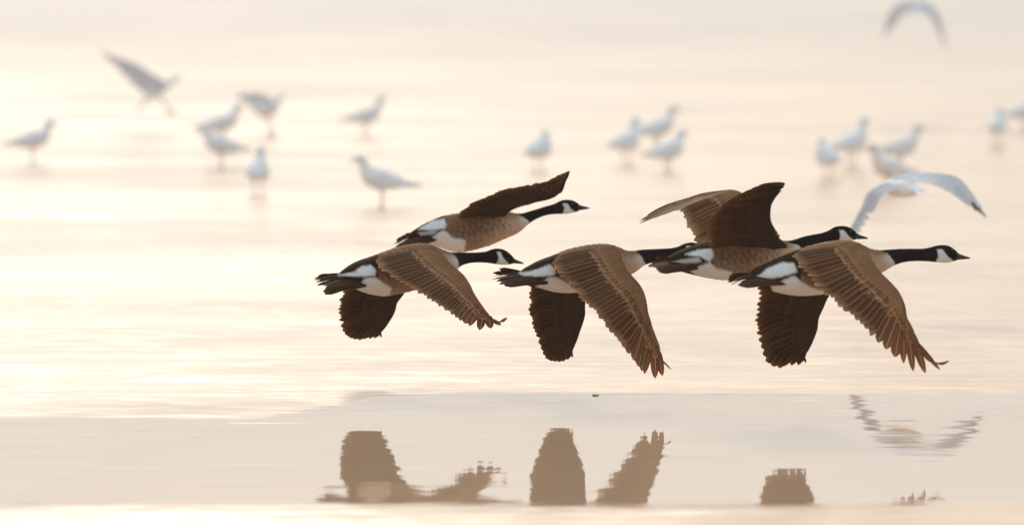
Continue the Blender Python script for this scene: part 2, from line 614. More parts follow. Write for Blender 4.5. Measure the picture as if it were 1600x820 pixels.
def build_goose(g):
    Y0, yaw = g['Y'], math.radians(g['yaw'])
    s = scale_at(Y0)
    ref = g['ref']
    C0 = np.array(at(ref, 420, Y0))
    cy, sy = math.cos(yaw), math.sin(yaw)
    H = np.array([cy, sy, 0.0])
    R = np.array([sy, -cy, 0.0])

    def pos(px, py, r):
        """picture column and row, and metres to the bird's right of its middle plane"""
        X = (px - ref) / s
        a = (X - r * sy) / cy
        Y = Y0 + a * sy - r * cy
        return np.array(at(px, py, Y))
    st = np.array(g['stations'], float)
    base = np.array(pos(g['ref'], float(np.interp(g['ref'], st[:, 0], st[:, 2])), 0.0))
    root = thing('goose', base, g['label'], 'goose', 'geese flying low over the water')
    # body: one continuous loft from tail base to the face
    nr, nc = 300, 88
    keys = st
    dense = spline(keys, np.linspace(0, len(keys) - 1, 1200))
    arc = np.concatenate([[0], np.cumsum(np.hypot(np.diff(dense[:, 0]), np.diff(dense[:, 1] * .5 + dense[:, 2] * .5)))])
    ring = np.stack([np.interp(np.linspace(0, arc[-1], nr), arc, dense[:, i]) for i in range(3)], 1)
    px, top, bot = ring[:, 0], ring[:, 1], ring[:, 2]
    xs, xn, xh, xb = st[0, 0], g['neck_x'], g['head_x'], st[-1, 0]
    wr = np.interp(px, [xs, xs + 0.35 * (xn - xs), xn - 12, xn + 12, xh, xb - 10, xb], [1.5, 1.06, 1.0, 0.86, 0.84, 0.72, 0.62])
    V, PX, PY, PHI, SGN = [], [], [], [], []
    phis = np.linspace(0, 2 * math.pi, nc, endpoint=False)
    # overlapping body feathers lift the surface slightly
    for i in range(nr):
        mid, hh = (top[i] + bot[i]) / 2, (bot[i] - top[i]) / 2 / s
        hw = hh * wr[i]
        c = pos(px[i], mid, 0.0)
        z, x = np.cos(phis), np.sin(phis)
        V.append(c[None] + np.array([0, 0, 1.0])[None] * (z * hh)[:, None] + R[None] * (x * hw)[:, None])
        shift = np.abs(x) * hw * sy * s
        PX.append(px[i] + shift)
        PY.append(mid - z * hh * s)
        PHI.append(np.arccos(np.clip(z, -1, 1)))
    V, PX, PY, PHI = np.array(V), np.array(PX), np.array(PY), np.array(PHI)
    prog = np.linspace(0, arc[-1], nr)[:, None] / s * np.ones((1, nc))
    # colours of the plumage
    down = PHI / math.pi
    hgt = (PY - top[:, None]) / (bot - top)[:, None]
    jit = (hash2(np.floor(PX * 0.9), np.floor(PY * 1.3)) - 0.5)
    colr = mixc(np.broadcast_to(BACK, PX.shape + (3,)), np.broadcast_to(FLANK, PX.shape + (3,)), np.clip((hgt - 0.30) / 0.25, 0, 1))
    f_front = np.clip((PX - (xn - 75)) / 60.0, 0, 1)
    belly = np.clip((hgt - 0.45) / 0.55, 0, 1) * 0.55
    colr = mixc(colr, np.broadcast_to(BREAST, colr.shape), np.clip(belly + f_front * np.clip((hgt - 0.08) / 0.3, 0, 1), 0, 1))
    # staggered feather rows with paler edges, as geometry and as colour
    row = prog * 34.0
    ri = np.floor(row)
    colm = down * 26.0 + 0.5 * (ri % 2)
    fx, fy = colm - np.floor(colm) - 0.5, row - ri
    sc = fy - 0.30 * (1 - 4 * fx * fx)
    edge = np.exp(-((sc - 0.12) / 0.13) ** 2)
    tone = 0.80 + 0.34 * hash2(ri, np.floor(colm))
    zone = np.clip((PX - (xs + 0.30 * (xn - xs))) / 20, 0, 1) * np.clip((xn - 14 - PX) / 20, 0, 1)
    colr = colr * (1 + zone * (tone - 1))[..., None]
    colr = mixc(colr, np.minimum(colr * 1.55 + 0.02, 0.6), 0.5 * edge * zone * np.clip(1.25 - 0.6 * hgt, 0, 1))
    # dark bars down the flanks
    bar = 0.5 + 0.5 * np.sin(prog * 210.0 + 3.0 * hash2(np.floor(colm * 2), ri * 0 + 1) + 2.2 * np.sin(down * 21))
    colr = colr * (1 - 0.42 * zone * bar * np.clip(1 - np.abs(hgt - 0.5) * 1.9, 0, 1))[..., None]
    # rump and tail base
    dark = np.clip((g['rump_x'] - PX) / 5.0 + 0.5 + jit * 0.6, 0, 1)
    colr = mixc(colr, np.broadcast_to(RUMP, colr.shape), dark)
    wv = 1.0 * np.sin(PX * 0.31 + 0.4 * PY) + 0.8 * np.sin(PX * 1.13 - PY * 0.3) + jit * 4.5
    for poly, amt in g['white']:
        m_ = in_poly(PX + wv * 0.3, PY + wv * 0.35, poly, 3.6)
        colr = mixc(colr, np.broadcast_to(WHITE, colr.shape), m_ * amt)
    # white ring above the breast, then the black stocking of neck and head
    sock = np.array(g['sock'], float)
    bx = np.interp(PY, sock[:, 1], sock[:, 0])
    pale = np.clip((PX - (bx - 15)) / 13.0, 0, 1) * np.clip((hgt - 0.10) / 0.25, 0, 1)
    colr = mixc(colr, np.broadcast_to(WHITE * 0.86, colr.shape), pale * 0.8)
    blk = np.clip((PX + jit * 3.0 - bx) / 1.6 + 0.5, 0, 1)
    colr = mixc(colr, np.broadcast_to(BLACK, colr.shape), blk)
    ck = in_poly(PX + jit * 1.6, PY + jit * 1.6, g['cheek'], 2.4)
    colr = mixc(colr, np.broadcast_to(WHITE * 0.93, colr.shape), ck)
    # relief of the feather edges
    mids = V.mean(1, keepdims=True)
    nrm = V - mids
    nrm /= np.linalg.norm(nrm, axis=2, keepdims=True) + 1e-9
    V = V + nrm * (0.0020 * edge * zone + 0.0012 * (hash2(ri, np.floor(colm)) - 0.5) * zone)[..., None]
    verts = V.reshape(-1, 3)
    F = grid_faces(nr, nc, True)
    F += [tuple(reversed(range(nc))), tuple((nr - 1) * nc + i for i in range(nc))]
    body = mesh_obj('body', verts, F, M_BODY, root, base, True, colr.reshape(-1, 3))
    # bill
    tx, ty = g['bill']
    b0x, t0, b0 = st[-1]
    BV, nb = [], 14
    for i, t in enumerate(np.linspace(-0.12, 1, nb)):
        x = b0x + (tx - b0x) * t
        tt = max(t, 0)
        yt = (t0 + 0.5) + (ty - 1.6 - t0) * (tt ** 0.62)
        yb = (b0 - 0.6) + (ty + 2.0 - b0) * (tt ** 0.8)
        if t > 0.9:
            q = (t - 0.9) / 0.1
            yt += q * 1.6
            yb -= q * 0.5
        hh = max((yb - yt) / 2, 0.4) / s
        hw = (0.0185 * (1 - 0.42 * tt)) * (1 if t < 0.85 else max(0.35, 1 - ((t - 0.85) / 0.15) ** 2 * 0.7))
        c = pos(x, (yt + yb) / 2, 0)
        for ph in np.linspace(0, 2 * math.pi, 16, endpoint=False):
            BV.append(c + np.array([0, 0, 1.0]) * math.cos(ph) * hh + R * math.sin(ph) * hw)
    bf = grid_faces(nb, 16, True) + [tuple((nb - 1) * 16 + i for i in range(16))]
    mesh_obj('bill', BV, bf, M_BILL, body, base)
    # eyes
    ex, ey = g['eye']
    k = int(np.argmin(np.abs(px - ex)))
    hh = (bot[k] - top[k]) / 2 / s
    hw = hh * wr[k]
    zc = ((top[k] + bot[k]) / 2 - ey) / s / hh
    for sg in (1, -1):
        c = pos(px[k], (top[k] + bot[k]) / 2, 0) + np.array([0, 0, 1.0]) * zc * hh + R * sg * (math.sqrt(max(1 - zc * zc, 0.05)) * hw - 0.0015)
        v, f = uvsphere(c, 0.0058, 8)
        mesh_obj('eye', v, f, M_EYE, body, base)
    # tail: a roof-shaped fan
    T = g['tail']
    tail_up = np.array([0, 0, 1.0])
    rk = np.array([pos(*p) for p in T['root']])
    tk = np.array([pos(*p) for p in T['tip']])
    n_t = 16
    first = None
    for i in range(n_t):
        q = i / (n_t - 1) * (len(rk) - 1)
        r0 = spline(rk, [q])[0]
        t0_ = spline(tk, [q])[0] + rng.uniform(-0.011, 0.011, 3)
        a = 2.0 * i / (n_t - 1) - 1
        nn = tail_up - R * (a * 0.9) if T.get('roof', True) else tail_up
        v, f, c = feather(r0, t0_, nn, R * (1 if a > 0 else -1), 0.036, 'secondary', jitter((0.060, 0.028, 0.012), 0.3), jitter((0.17, 0.095, 0.05), 0.2), jitter((0.05, 0.035, 0.025)), 0.02, None, 9)
        mesh_obj('tail_feather', v, f, M_FEATHER, body, base, True, c)
    # wings
    up = np.array([0, 0, 1.0])
    for w in g['wings']:
        rs = w.get('reach', 1.0)
        ribs = [tuple(v * rs if k_ % 3 == 2 else v for k_, v in enumerate(rb)) for rb in w['ribs']]
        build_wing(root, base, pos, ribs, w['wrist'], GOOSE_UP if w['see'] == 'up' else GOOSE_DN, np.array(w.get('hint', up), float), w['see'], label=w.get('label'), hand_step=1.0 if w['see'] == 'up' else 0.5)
    return root


GEESE = []
GEESE.append(dict(
    label='wings-down goose last in the line, directly below the climbing goose', Y=30.9, yaw=27, ref=630,
    stations=[(528, 429, 441), (540, 420, 447), (552, 412, 451), (566, 405.5, 455.5), (580, 401, 460), (600, 394, 462.5), (620, 387, 459.5), (640, 382, 455),
              (656, 380, 450), (672, 382, 444), (688, 388, 436), (702, 393, 428.5), (713, 394, 421), (722, 394, 414.5), (738, 394.4, 410.5),
              (758, 393, 410.4), (768, 389.6, 411.6), (776, 388, 412.8), (786, 389.5, 414), (794, 394, 413.5), (801, 400.5, 412)],
    neck_x=716, head_x=768, bill=(818, 411), eye=(791, 396.5), rump_x=592,
    sock=[(702, 392), (709, 397), (714, 403), (718, 415), (716, 422)],
    cheek=[(776.4, 393), (782, 393), (786, 402), (795, 412), (792, 418), (776, 418), (776.4, 411), (779.6, 403)],
    white=[([(524, 430), (554, 424), (566, 415), (580, 413), (588, 420), (587, 429), (568, 430.5), (548, 430.5)], 1.0),
           ([(558, 452), (570, 433), (588, 432), (600, 441), (612, 448), (610, 460), (600, 466), (580, 464), (562, 456)], 0.95)],
    tail=dict(root=[(572, 445, 0.075), (562, 436, 0.05), (552, 428, 0.0), (546, 428, -0.05), (548, 433, -0.075)],
              tip=[(504, 458, 0.15), (508, 453, 0.10), (493, 441, 0.0), (493, 435, -0.09), (500, 432, -0.14)]),
    wings=[dict(see='up', wrist=7, label='upper side of a lowered brown wing', ribs=[
        (676, 388, .08, 584, 408, .08), (687, 397, .13, 592, 418, .13), (694, 406, .19, 612, 432, .19), (704, 416, .26, 634, 445, .26),
        (715, 425, .33, 655, 458, .33), (725, 434, .40, 676, 471, .40), (733, 445, .46, 692, 481, .46), (739, 457, .51, 706, 491, .51),
        (745, 467, .55, 718, 500, .55), (752, 477, .58, 733, 509, .58), (758, 485, .60, 749, 515.6, .60), (764, 492, .62, 767, 513, .62),
        (768, 498, .64, 783, 508, .65), (771, 501, .66, 793, 496, .70, 779, 503, .68)]),
           dict(see='down', wrist=4, reach=0.6, ribs=[
        (660, 410, -.08, 560, 430, -.08), (644, 432, -.2, 540, 450, -.2), (628, 456, -.32, 530, 468, -.32), (618, 470, -.40, 528, 483, -.40),
        (615, 482, -.47, 531, 500, -.47), (611, 492, -.53, 535, 515, -.53), (606, 501, -.57, 544, 524, -.57), (602, 508, -.60, 558, 526, -.60),
        (598, 514, -.63, 576, 523, -.63), (595, 518, -.65, 592, 521, -.65)])]))
GEESE.append(dict(
    label='goose climbing highest at the back with one dark wing raised forward', Y=32.0, yaw=5, ref=750,
    stations=[(640, 364, 374), (652, 356, 377), (662, 350, 379.5), (676, 343.5, 383.5), (690, 338, 388), (704, 335, 392.5), (718, 333, 393.6), (734, 331.5, 392),
              (750, 330.5, 388), (766, 329, 383), (780, 328.5, 377), (794, 330.5, 371), (806, 333, 366), (816, 333, 359), (826, 330.5, 350), (838, 327, 342.3),
              (852, 322.5, 336.8), (866, 318.5, 334.6), (876, 313.6, 334.4), (886, 312, 334), (896, 313.6, 332.4), (904, 318, 329.8)],
    neck_x=824, head_x=872, bill=(921, 325), eye=(893, 318.5), rump_x=696,
    sock=[(803, 330), (810, 334), (816, 338), (825, 344), (827, 349), (826, 356)],
    cheek=[(879, 317), (887, 318), (892, 326), (899, 331), (897, 338), (879, 338), (880, 332), (882, 325)],
    white=[([(653, 358), (674, 346), (694, 340), (697, 348), (696, 355), (680, 358)], 1.0), ([(654, 363), (684, 358), (678, 365), (658, 367)], 0.6),
           ([(668, 377), (684, 363), (692, 359), (699, 362), (707, 370), (728, 374), (726, 390), (700, 397), (678, 388)], 0.95)],
    tail=dict(root=[(682, 373, 0.07), (674, 367, 0.05), (664, 358, 0.0), (664, 360, -0.05), (668, 366, -0.07)],
              tip=[(628, 386, 0.13), (622, 386, 0.08), (616, 384, 0.0), (620, 378, -0.08), (632, 370, -0.13)]),
    wings=[dict(see='down', wrist=6, hint=(0, 0.6, 1), ribs=[
        (788, 334, .08, 714, 338, .08), (794, 327, .14, 724, 328, .14), (802, 322, .20, 740, 316, .20), (814, 318, .28, 760, 307, .28), (826, 316.5, .36, 780, 299, .36),
        (838, 313, .43, 800, 294, .43), (850, 311, .49, 820, 290.5, .49), (861, 309, .54, 842, 287, .54), (869, 306, .58, 859, 281.5, .58), (874, 301, .61, 876, 273, .61),
        (879, 292, .63, 885, 269, .63), (884, 282, .65, 889, 267, .65)]),
           dict(see='down', wrist=6, ribs=[
        (786, 336, -.08, 716, 341, -.08), (792, 329, -.14, 728, 331, -.14), (800, 324, -.20, 746, 318, -.20), (811, 320, -.28, 765, 309, -.28), (822, 317, -.36, 784, 301, -.36),
        (834, 313, -.43, 803, 296, -.43), (846, 309, -.49, 822, 292, -.49), (857, 305, -.54, 842, 289, -.54), (865, 300, -.58, 857, 284, -.58), (871, 294, -.61, 870, 278, -.61),
        (876, 286, -.63, 879, 273, -.63)])]))
GEESE.append(dict(
    label='goose in the middle of the flock, wings down, its head hidden behind another bird', Y=30.28, yaw=28, ref=910,
    stations=[(808, 429, 440), (820, 420, 445), (832, 413, 447.5), (846, 406, 450.5), (868, 398, 456.5), (888, 390, 457.5), (908, 385, 456), (930, 381.4, 452), (950, 381.4, 446),
              (966, 386, 439), (978, 391, 432.5), (992, 391.5, 424.5), (1002, 390, 417), (1014, 389.3, 411.5), (1030, 388.6, 408.5), (1048, 387.6, 408), (1060, 385, 408.6),
              (1070, 380.5, 410), (1081, 378.5, 411), (1091, 381, 410.5), (1099, 387, 408)],
    neck_x=1006, head_x=1062, bill=(1118, 402), eye=(1088, 387), rump_x=872,
    sock=[(990, 389), (997, 395), (1003, 402), (1008, 412), (1007, 420)],
    cheek=[(1072, 384), (1079, 384), (1084, 394), (1092, 405), (1090, 415), (1071, 415), (1073, 408), (1075, 397)],
    white=[([(806, 428), (840, 420), (860, 412), (868, 420), (866, 428), (848, 431), (826, 430.5)], 1.0),
           ([(836, 448), (850, 436), (858, 432), (870, 432), (892, 444), (902, 456), (900, 462), (876, 462), (850, 455)], 0.95)],
    tail=dict(root=[(856, 441, 0.075), (846, 434, 0.05), (832, 426, 0.0), (828, 427, -0.05), (830, 432, -0.075)],
              tip=[(790, 446, 0.15), (786, 443, 0.10), (772, 437, 0.0), (773, 427, -0.09), (780, 422, -0.14)]),
    wings=[dict(see='up', wrist=8, label='upper side of a lowered brown wing', ribs=[
        (955, 388, .08, 864, 407, .08), (966, 396, .12, 866, 420, .12), (970, 408, .17, 882, 438, .17), (976, 422, .22, 898, 454, .22), (986, 434, .27, 911, 470, .27),
        (997, 446, .32, 928, 485, .32), (1004, 458, .36, 943, 504, .36), (1008, 472, .39, 962, 527, .39), (1010, 487, .41, 982, 552, .41), (1015, 502, .43, 998, 572, .43),
        (1020, 517, .45, 1007, 584, .45), (1025, 531, .47, 1023.6, 591, .47), (1029, 546, .48, 1035, 587, .48), (1032, 560, .50, 1049, 577, .52)]),
           dict(see='down', wrist=5, reach=0.6, ribs=[
        (950, 400, -.08, 845, 425, -.08), (930, 430, -.16, 828, 445, -.16), (914, 455, -.23, 828, 464, -.23), (911, 475, -.30, 827, 483, -.30), (911, 490, -.35, 831, 505, -.35),
        (908, 503, -.39, 838, 524, -.39), (904, 515, -.42, 845, 543, -.42), (901, 525, -.45, 852, 558, -.45), (898, 534, -.47, 863, 562, -.47), (895, 542, -.48, 875, 560, -.48),
        (893, 548, -.49, 890, 551, -.49)])]))
GEESE.append(dict(
    label='goose with both wings lifted high, its belly behind the leading bird', Y=29.5, yaw=28, ref=1150,
    stations=[(1044, 402, 415), (1054, 396, 420), (1066, 390.5, 424.5), (1080, 385, 428.5), (1096, 380, 432.5), (1112, 376.5, 435.5), (1132, 373, 437.5), (1155, 371, 437), (1180, 370.5, 432),
              (1202, 372, 424), (1220, 375, 414.5), (1232, 376, 406.5), (1244, 373.5, 397), (1256, 369.5, 388.5), (1270, 366.5, 383), (1284, 364, 379.3), (1296, 359.5, 377.2),
              (1306, 354, 376.4), (1318, 353, 376.2), (1328, 355.5, 375.8), (1336, 361, 374.6)],
    neck_x=1246, head_x=1300, bill=(1356, 372), eye=(1326, 361.5), rump_x=1112,
    sock=[(1226, 372), (1232, 378), (1246, 382), (1253, 388), (1252, 396)],
    cheek=[(1311, 359), (1318, 359), (1326, 369), (1334, 375), (1332, 381), (1310, 381), (1311, 375), (1313, 368)],
    white=[([(1070, 397), (1092, 389), (1112, 388), (1115, 398), (1108, 408), (1094, 400)], 1.0), ([(1048, 409), (1074, 403), (1092, 401), (1095, 408), (1066, 412)], 0.7),
           ([(1078, 423), (1096, 413), (1108, 408), (1118, 418), (1142, 423), (1142, 440), (1120, 442), (1096, 437)], 0.95)],
    tail=dict(root=[(1090, 418, 0.075), (1080, 412, 0.05), (1066, 401, 0.0), (1062, 400, -0.05), (1064, 406, -0.075)],
              tip=[(1030, 426, 0.15), (1028, 424, 0.10), (1014, 418, 0.0), (1016, 410, -0.09), (1026, 402, -0.14)]),
    wings=[dict(see='down', wrist=5, hint=(0, 1, 0.5), ribs=[
        (1228, 382, .08, 1112, 386, .08), (1216, 372, .14, 1108, 374, .14), (1208, 360, .20, 1106, 360, .20), (1203, 348, .26, 1109, 342, .26), (1201, 336, .31, 1117, 330, .31),
        (1202, 324, .35, 1128, 319, .35), (1206, 313, .38, 1134, 316, .42), (1212, 304, .40, 1142, 311, .46), (1219, 297, .41, 1156, 305, .49), (1226, 291.5, .42, 1176, 297.5, .50)]),
           dict(see='up', wrist=5, hint=(0, -0.6, 1), ribs=[
        (1215, 372, -.08, 1108, 386, -.08), (1200, 350, -.14, 1086, 380, -.14), (1185, 330, -.19, 1083, 366, -.19), (1170, 314, -.24, 1077, 358, -.24), (1155, 304, -.29, 1070, 345, -.29),
        (1143, 300.5, -.33, 1063, 330, -.33), (1136, 300.5, -.37, 1048, 331, -.37), (1128, 301, -.42, 1036, 336, -.42), (1118, 302, -.46, 1022, 341, -.46), (1108, 303, -.5, 1008, 346, -.5),
        (1096, 305, -.52, 998, 350, -.52), (1085, 308, -.54, 1000, 345, -.54), (1074, 311, -.55, 1010, 338, -.55)])]))
GEESE.append(dict(
    label='leading goose nearest the camera, neck outstretched and brown wings swept down', Y=28.7, yaw=31, ref=1290,
    stations=[(1170, 428, 440), (1182, 419, 446), (1196, 412, 450.5), (1212, 405.5, 456), (1232, 397, 460.5), (1250, 390, 462), (1270, 383.5, 461), (1290, 379, 458.5), (1312, 375.6, 454),
              (1330, 376, 447), (1344, 381, 440), (1358, 388, 434), (1374, 390.5, 427), (1384, 390, 421.5), (1394, 389.3, 416), (1406, 388.6, 411.2), (1422, 388.4, 408.4), (1442, 388.2, 408),
              (1456, 385.6, 409), (1466, 383, 410), (1478, 382.8, 410.6), (1487, 386.5, 409), (1494, 392, 407)],
    neck_x=1394, head_x=1456, bill=(1515.6, 403), eye=(1483, 390), rump_x=1250,
    sock=[(1370, 388), (1378, 392), (1386, 395), (1394, 404), (1398, 413), (1397, 420)],
    cheek=[(1464, 389), (1472, 389), (1480, 400), (1489, 407), (1487, 415), (1461, 415), (1463, 408), (1465.6, 400)],
    white=[([(1198, 418), (1224, 409), (1240, 410), (1245, 424), (1228, 428), (1208, 434), (1176, 434), (1190, 426)], 1.0),
           ([(1204, 447), (1224, 436), (1240, 429), (1250, 438), (1268, 448), (1290, 454), (1292, 464), (1250, 468), (1210, 458)], 0.95)],
    tail=dict(root=[(1228, 442, 0.075), (1216, 434, 0.05), (1198, 422, 0.0), (1190, 424, -0.05), (1192, 430, -0.075)],
              tip=[(1152, 449, 0.15), (1158, 445, 0.10), (1150, 440, 0.03), (1136, 441, -0.07), (1140, 430, -0.13)]),
    wings=[dict(see='up', wrist=6, label='upper side of a lowered brown wing', ribs=[
        (1340, 385, .08, 1240, 401, .08), (1350, 393, .12, 1248, 417, .12), (1356, 403, .17, 1268, 438, .17), (1364, 416, .23, 1290, 460, .23), (1376, 430, .30, 1312, 479, .30),
        (1390, 443, .36, 1338, 501, .36), (1402, 456, .42, 1360, 524, .42), (1410, 472, .46, 1384, 545, .46), (1414, 487, .49, 1412, 568, .49), (1420, 503, .52, 1427, 580, .52),
        (1427, 520, .54, 1446, 583, .55), (1434, 535, .57, 1469, 578, .60), (1439, 545, .60, 1484, 563, .66, 1460, 566, .62)]),
           dict(see='down', wrist=4, reach=0.65, ribs=[
        (1330, 400, -.08, 1215, 425, -.08), (1310, 430, -.2, 1185, 450, -.2), (1292, 458, -.3, 1183, 475, -.3), (1283, 478, -.4, 1181, 500, -.4), (1276, 495, -.46, 1183, 520, -.46),
        (1274, 512, -.52, 1189, 540, -.52), (1270, 525, -.56, 1196, 562, -.56), (1266, 536, -.6, 1214, 570, -.6), (1261, 547, -.64, 1234, 564, -.64), (1257, 556, -.66, 1254, 560, -.66)])]))
for g in GEESE:
    build_goose(g)


# ------------------------------------------------------------------ gulls
def tube(path, nc=20, flat_end=False):
    """path rows: x, z, half-height, half-width -> rings across the path in the XZ plane."""
    P = spline(np.array(path, float), np.linspace(0, len(path) - 1, 6 * (len(path) - 1) + 1))
    d = np.gradient(P[:, :2], axis=0)
    d /= np.linalg.norm(d, axis=1, keepdims=True) + 1e-9
    V = []
    for (x, z, h, w), (dx, dz) in zip(P, d):
        for ph in np.linspace(0, 2 * math.pi, nc, endpoint=False):
            c, s_ = math.cos(ph), math.sin(ph)
            V.append((x - dz * h * c, w * s_, z + dx * h * c))
    n = len(P)
    F = grid_faces(n, nc, True) + [tuple(reversed(range(nc))), tuple((n - 1) * nc + i for i in range(nc))]
    return np.array(V), F


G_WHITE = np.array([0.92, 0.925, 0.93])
G_GREY_MISTED = np.array([0.85, 0.853, 0.86])  # mantle grey lightened almost to white: mist fading painted into it
G_TIP_MISTED = np.array([0.60, 0.55, 0.51])  # black wing tips painted pale tan, as mist would fade them


def body_part(root, base, path, turn=None):
    V, F = tube(path)
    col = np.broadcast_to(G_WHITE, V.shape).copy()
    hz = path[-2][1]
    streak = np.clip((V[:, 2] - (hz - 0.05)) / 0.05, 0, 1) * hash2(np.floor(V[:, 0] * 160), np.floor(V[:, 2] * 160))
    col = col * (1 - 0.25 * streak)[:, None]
    return mesh_obj('body', V + base, F, M_GULL, root, base, True, col)


def make_gull(pose):
    """A standing gull facing +X with its feet at the origin."""
    z0 = np.zeros(3)
    root = thing('gull', (0, 0, 0), 'gull', 'gull', 'gulls standing in the shallow water')
    if pose == 'alert':
        path = [(-.175, .165, .012, .020), (-.13, .172, .030, .045), (-.06, .182, .052, .064), (.02, .195, .068, .074), (.085, .212, .070, .074), (.125, .243, .056, .060),
                (.150, .285, .038, .040), (.160, .318, .032, .032), (.170, .345, .033, .032), (.190, .356, .030, .029), (.212, .353, .019, .019), (.222, .351, .010, .010)]
        bz, bx, ez = .350, .218, .360
    elif pose == 'hunched':
        path = [(-.175, .150, .012, .020), (-.13, .158, .030, .045), (-.06, .170, .056, .066), (.02, .185, .074, .080), (.085, .205, .076, .080), (.120, .236, .064, .066),
                (.138, .262, .046, .048), (.150, .282, .037, .038), (.165, .295, .034, .034), (.185, .298, .030, .029), (.206, .292, .019, .019), (.216, .289, .010, .010)]
        bz, bx, ez = .288, .212, .302
    else:
        path = [(-.175, .158, .012, .020), (-.13, .166, .030, .045), (-.06, .177, .054, .065), (.02, .190, .071, .077), (.085, .208, .072, .077), (.123, .240, .060, .062),
                (.144, .274, .042, .043), (.155, .300, .035, .035), (.168, .322, .034, .033), (.188, .330, .030, .029), (.210, .326, .019, .019), (.220, .323, .010, .010)]
        bz, bx, ez = .322, .216, .334
    body = body_part(root, z0, path)
    V, F = tube([(bx, bz, .010, .009), (bx + .015, bz - .002, .008, .007), (bx + .030, bz - .004, .0075, .006), (bx + .042, bz - .009, .003, .003)], 10)
    mesh_obj('bill', V, F, M_GBILL, body)
    for sg in (1, -1):
        v, f = uvsphere((bx - .026, sg * .026, ez), .0055, 6)
        mesh_obj('eye', v, f, M_EYE, body)
    dz = path[3][1] - .195
    # folded wings: a curved shell on each flank that runs out into long tips, their dark colour paled as if by mist
    for sg in (1, -1):
        keys = [(.105, .245, .150, .058), (.06, .262, .145, .076), (0, .256, .138, .080), (-.07, .235, .140, .068), (-.14, .205, .148, .044), (-.20, .182, .152, .022), (-.265, .168, .156, .008)]
        W = spline(np.array(keys), np.linspace(0, 6, 31))
        V, C = [], []
        for (x, zt, zb, y) in W:
            for q in np.linspace(0, 1, 9):
                a = q * math.pi * 0.5
                yy = y * (0.25 + 0.75 * math.sin(a) ** 0.8) + 0.006
                V.append((x, sg * yy, zt + dz + (zb - zt) * (1 - math.cos(a)) - 0.004))
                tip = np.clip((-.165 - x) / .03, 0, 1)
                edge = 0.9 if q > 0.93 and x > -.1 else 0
                c = G_GREY_MISTED * (0.94 + 0.12 * hash2(np.floor(x * 60), np.floor(q * 6)))
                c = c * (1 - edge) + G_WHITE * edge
                C.append(c * (1 - tip) + G_TIP_MISTED * tip)
            V.append((x, sg * y * 0.2, zb + dz + 0.004))
            C.append(C[-1])
        F = grid_faces(31, 10, True)
        F += [tuple(range(10)), tuple(300 + i for i in reversed(range(10)))]
        mesh_obj('folded_wing', V, F, M_GULL, root, z0, True, C)
    # tail: short fan of feathers
    for i in range(7):
        a = (i - 3) / 3
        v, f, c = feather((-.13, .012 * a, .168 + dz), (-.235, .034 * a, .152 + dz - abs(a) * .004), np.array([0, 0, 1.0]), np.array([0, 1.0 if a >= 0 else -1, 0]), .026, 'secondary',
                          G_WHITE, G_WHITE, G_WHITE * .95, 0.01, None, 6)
        mesh_obj('tail_feather', v, f, M_GULLF, body, z0, True, c)
    for sg in (1, -1):
        y = sg * .030
        V, F = tube([(.035, .150 + dz, .013, .013), (.028, .110 + dz, .008, .008), (.018, .088, .0055, .0055), (.022, .045, .0048, .0048), (.024, .004, .0052, .0052)], 8)
        V[:, 1] += y
        leg = mesh_obj('leg', V, F, M_GLEG, root)
        fv = [(.012, y, .010), (.068, y - .026, .003), (.076, y, .003), (.068, y + .026, .003), (.012, y, .001), (.030, y - .010, .008), (.030, y + .010, .008)]
        mesh_obj('webbed_foot', fv, [(0, 5, 1), (0, 2, 5), (5, 2, 1), (0, 6, 2), (6, 3, 2), (0, 3, 6), (4, 1, 2), (4, 2, 3), (0, 1, 4), (0, 4, 3)], M_GLEG, leg, smooth=False)
    return root


def copy_tree(o, parent=None):
    c = o.copy()
    COL.objects.link(c)
    c.parent = parent
    for ch in list(o.children):
        copy_tree(ch, c)
    return c


PROTO = {k: make_gull(k) for k in ('alert', 'normal', 'hunched')}
used = {}
# foot column and row, heading in degrees (0 = towards +X, 90 = away), size, pose, label
GULLS = [
    (47, 254, 8, 1.02, 'normal', 'gull in profile at the far left edge, tail cut by the frame'),
    (342, 227, 12, 1.06, 'normal', 'gull standing partly behind the hunched gull on the left'),
    (350, 260, 172, 1.00, 'hunched', 'hunched gull with its tail to the right, in front of another gull'),
    (402, 306, 82, 0.97, 'alert', 'small upright gull seen end on, lowest of the left cluster'),
    (602, 324, 176, 1.05, 'normal', 'largest standing gull, facing left above the rear goose'),
    (568, 213, 14, 1.02, 'alert', 'lone gull standing far back left of the middle'),
    (840, 268, 66, 1.02, 'hunched', 'plump hunched gull just above the raised goose wing'),
    (976, 258, 58, 1.06, 'alert', 'tall upright gull, left one of the trio near the middle'),
    (1022, 237, 22, 1.08, 'alert', 'gull at the back of the middle trio, its neck stretched up'),
    (1040, 270, 35, 0.98, 'normal', 'gull in front of the middle trio, nearest to the geese'),
    (1295, 279, 108, 0.98, 'hunched', 'round-bodied gull, leftmost of the group on the right'),
    (1328, 262, 48, 1.10, 'alert', 'tall gull looking right beside the round-bodied one'),
    (1402, 268, 10, 1.02, 'alert', 'gull in profile with long tail, behind the flying gull'),
    (1393, 302, 215, 1.00, 'alert', 'gull whose body is hidden by the flying gull below it'),
    (1557, 226, 74, 0.95, 'normal', 'pale lone gull standing far back near the right edge'),
    (1598, 203, 12, 1.00, 'hunched', 'farthest gull, cut off by the right edge of the view'),
]
for px, py, hd, sc_, pose, lab in GULLS:
    if pose not in used:
        r = PROTO[pose]
        used[pose] = 1
    else:
        r = copy_tree(PROTO[pose])
    D = dist_of_water(py)
    p = at(px, py, D)
    r.location = (p.x, p.y, 0.0)
    r.rotation_euler = (0, 0, math.radians(hd))
    r.scale = (sc_ * 1.04, sc_ * 1.18, sc_ * 1.08)
    r['label'] = lab


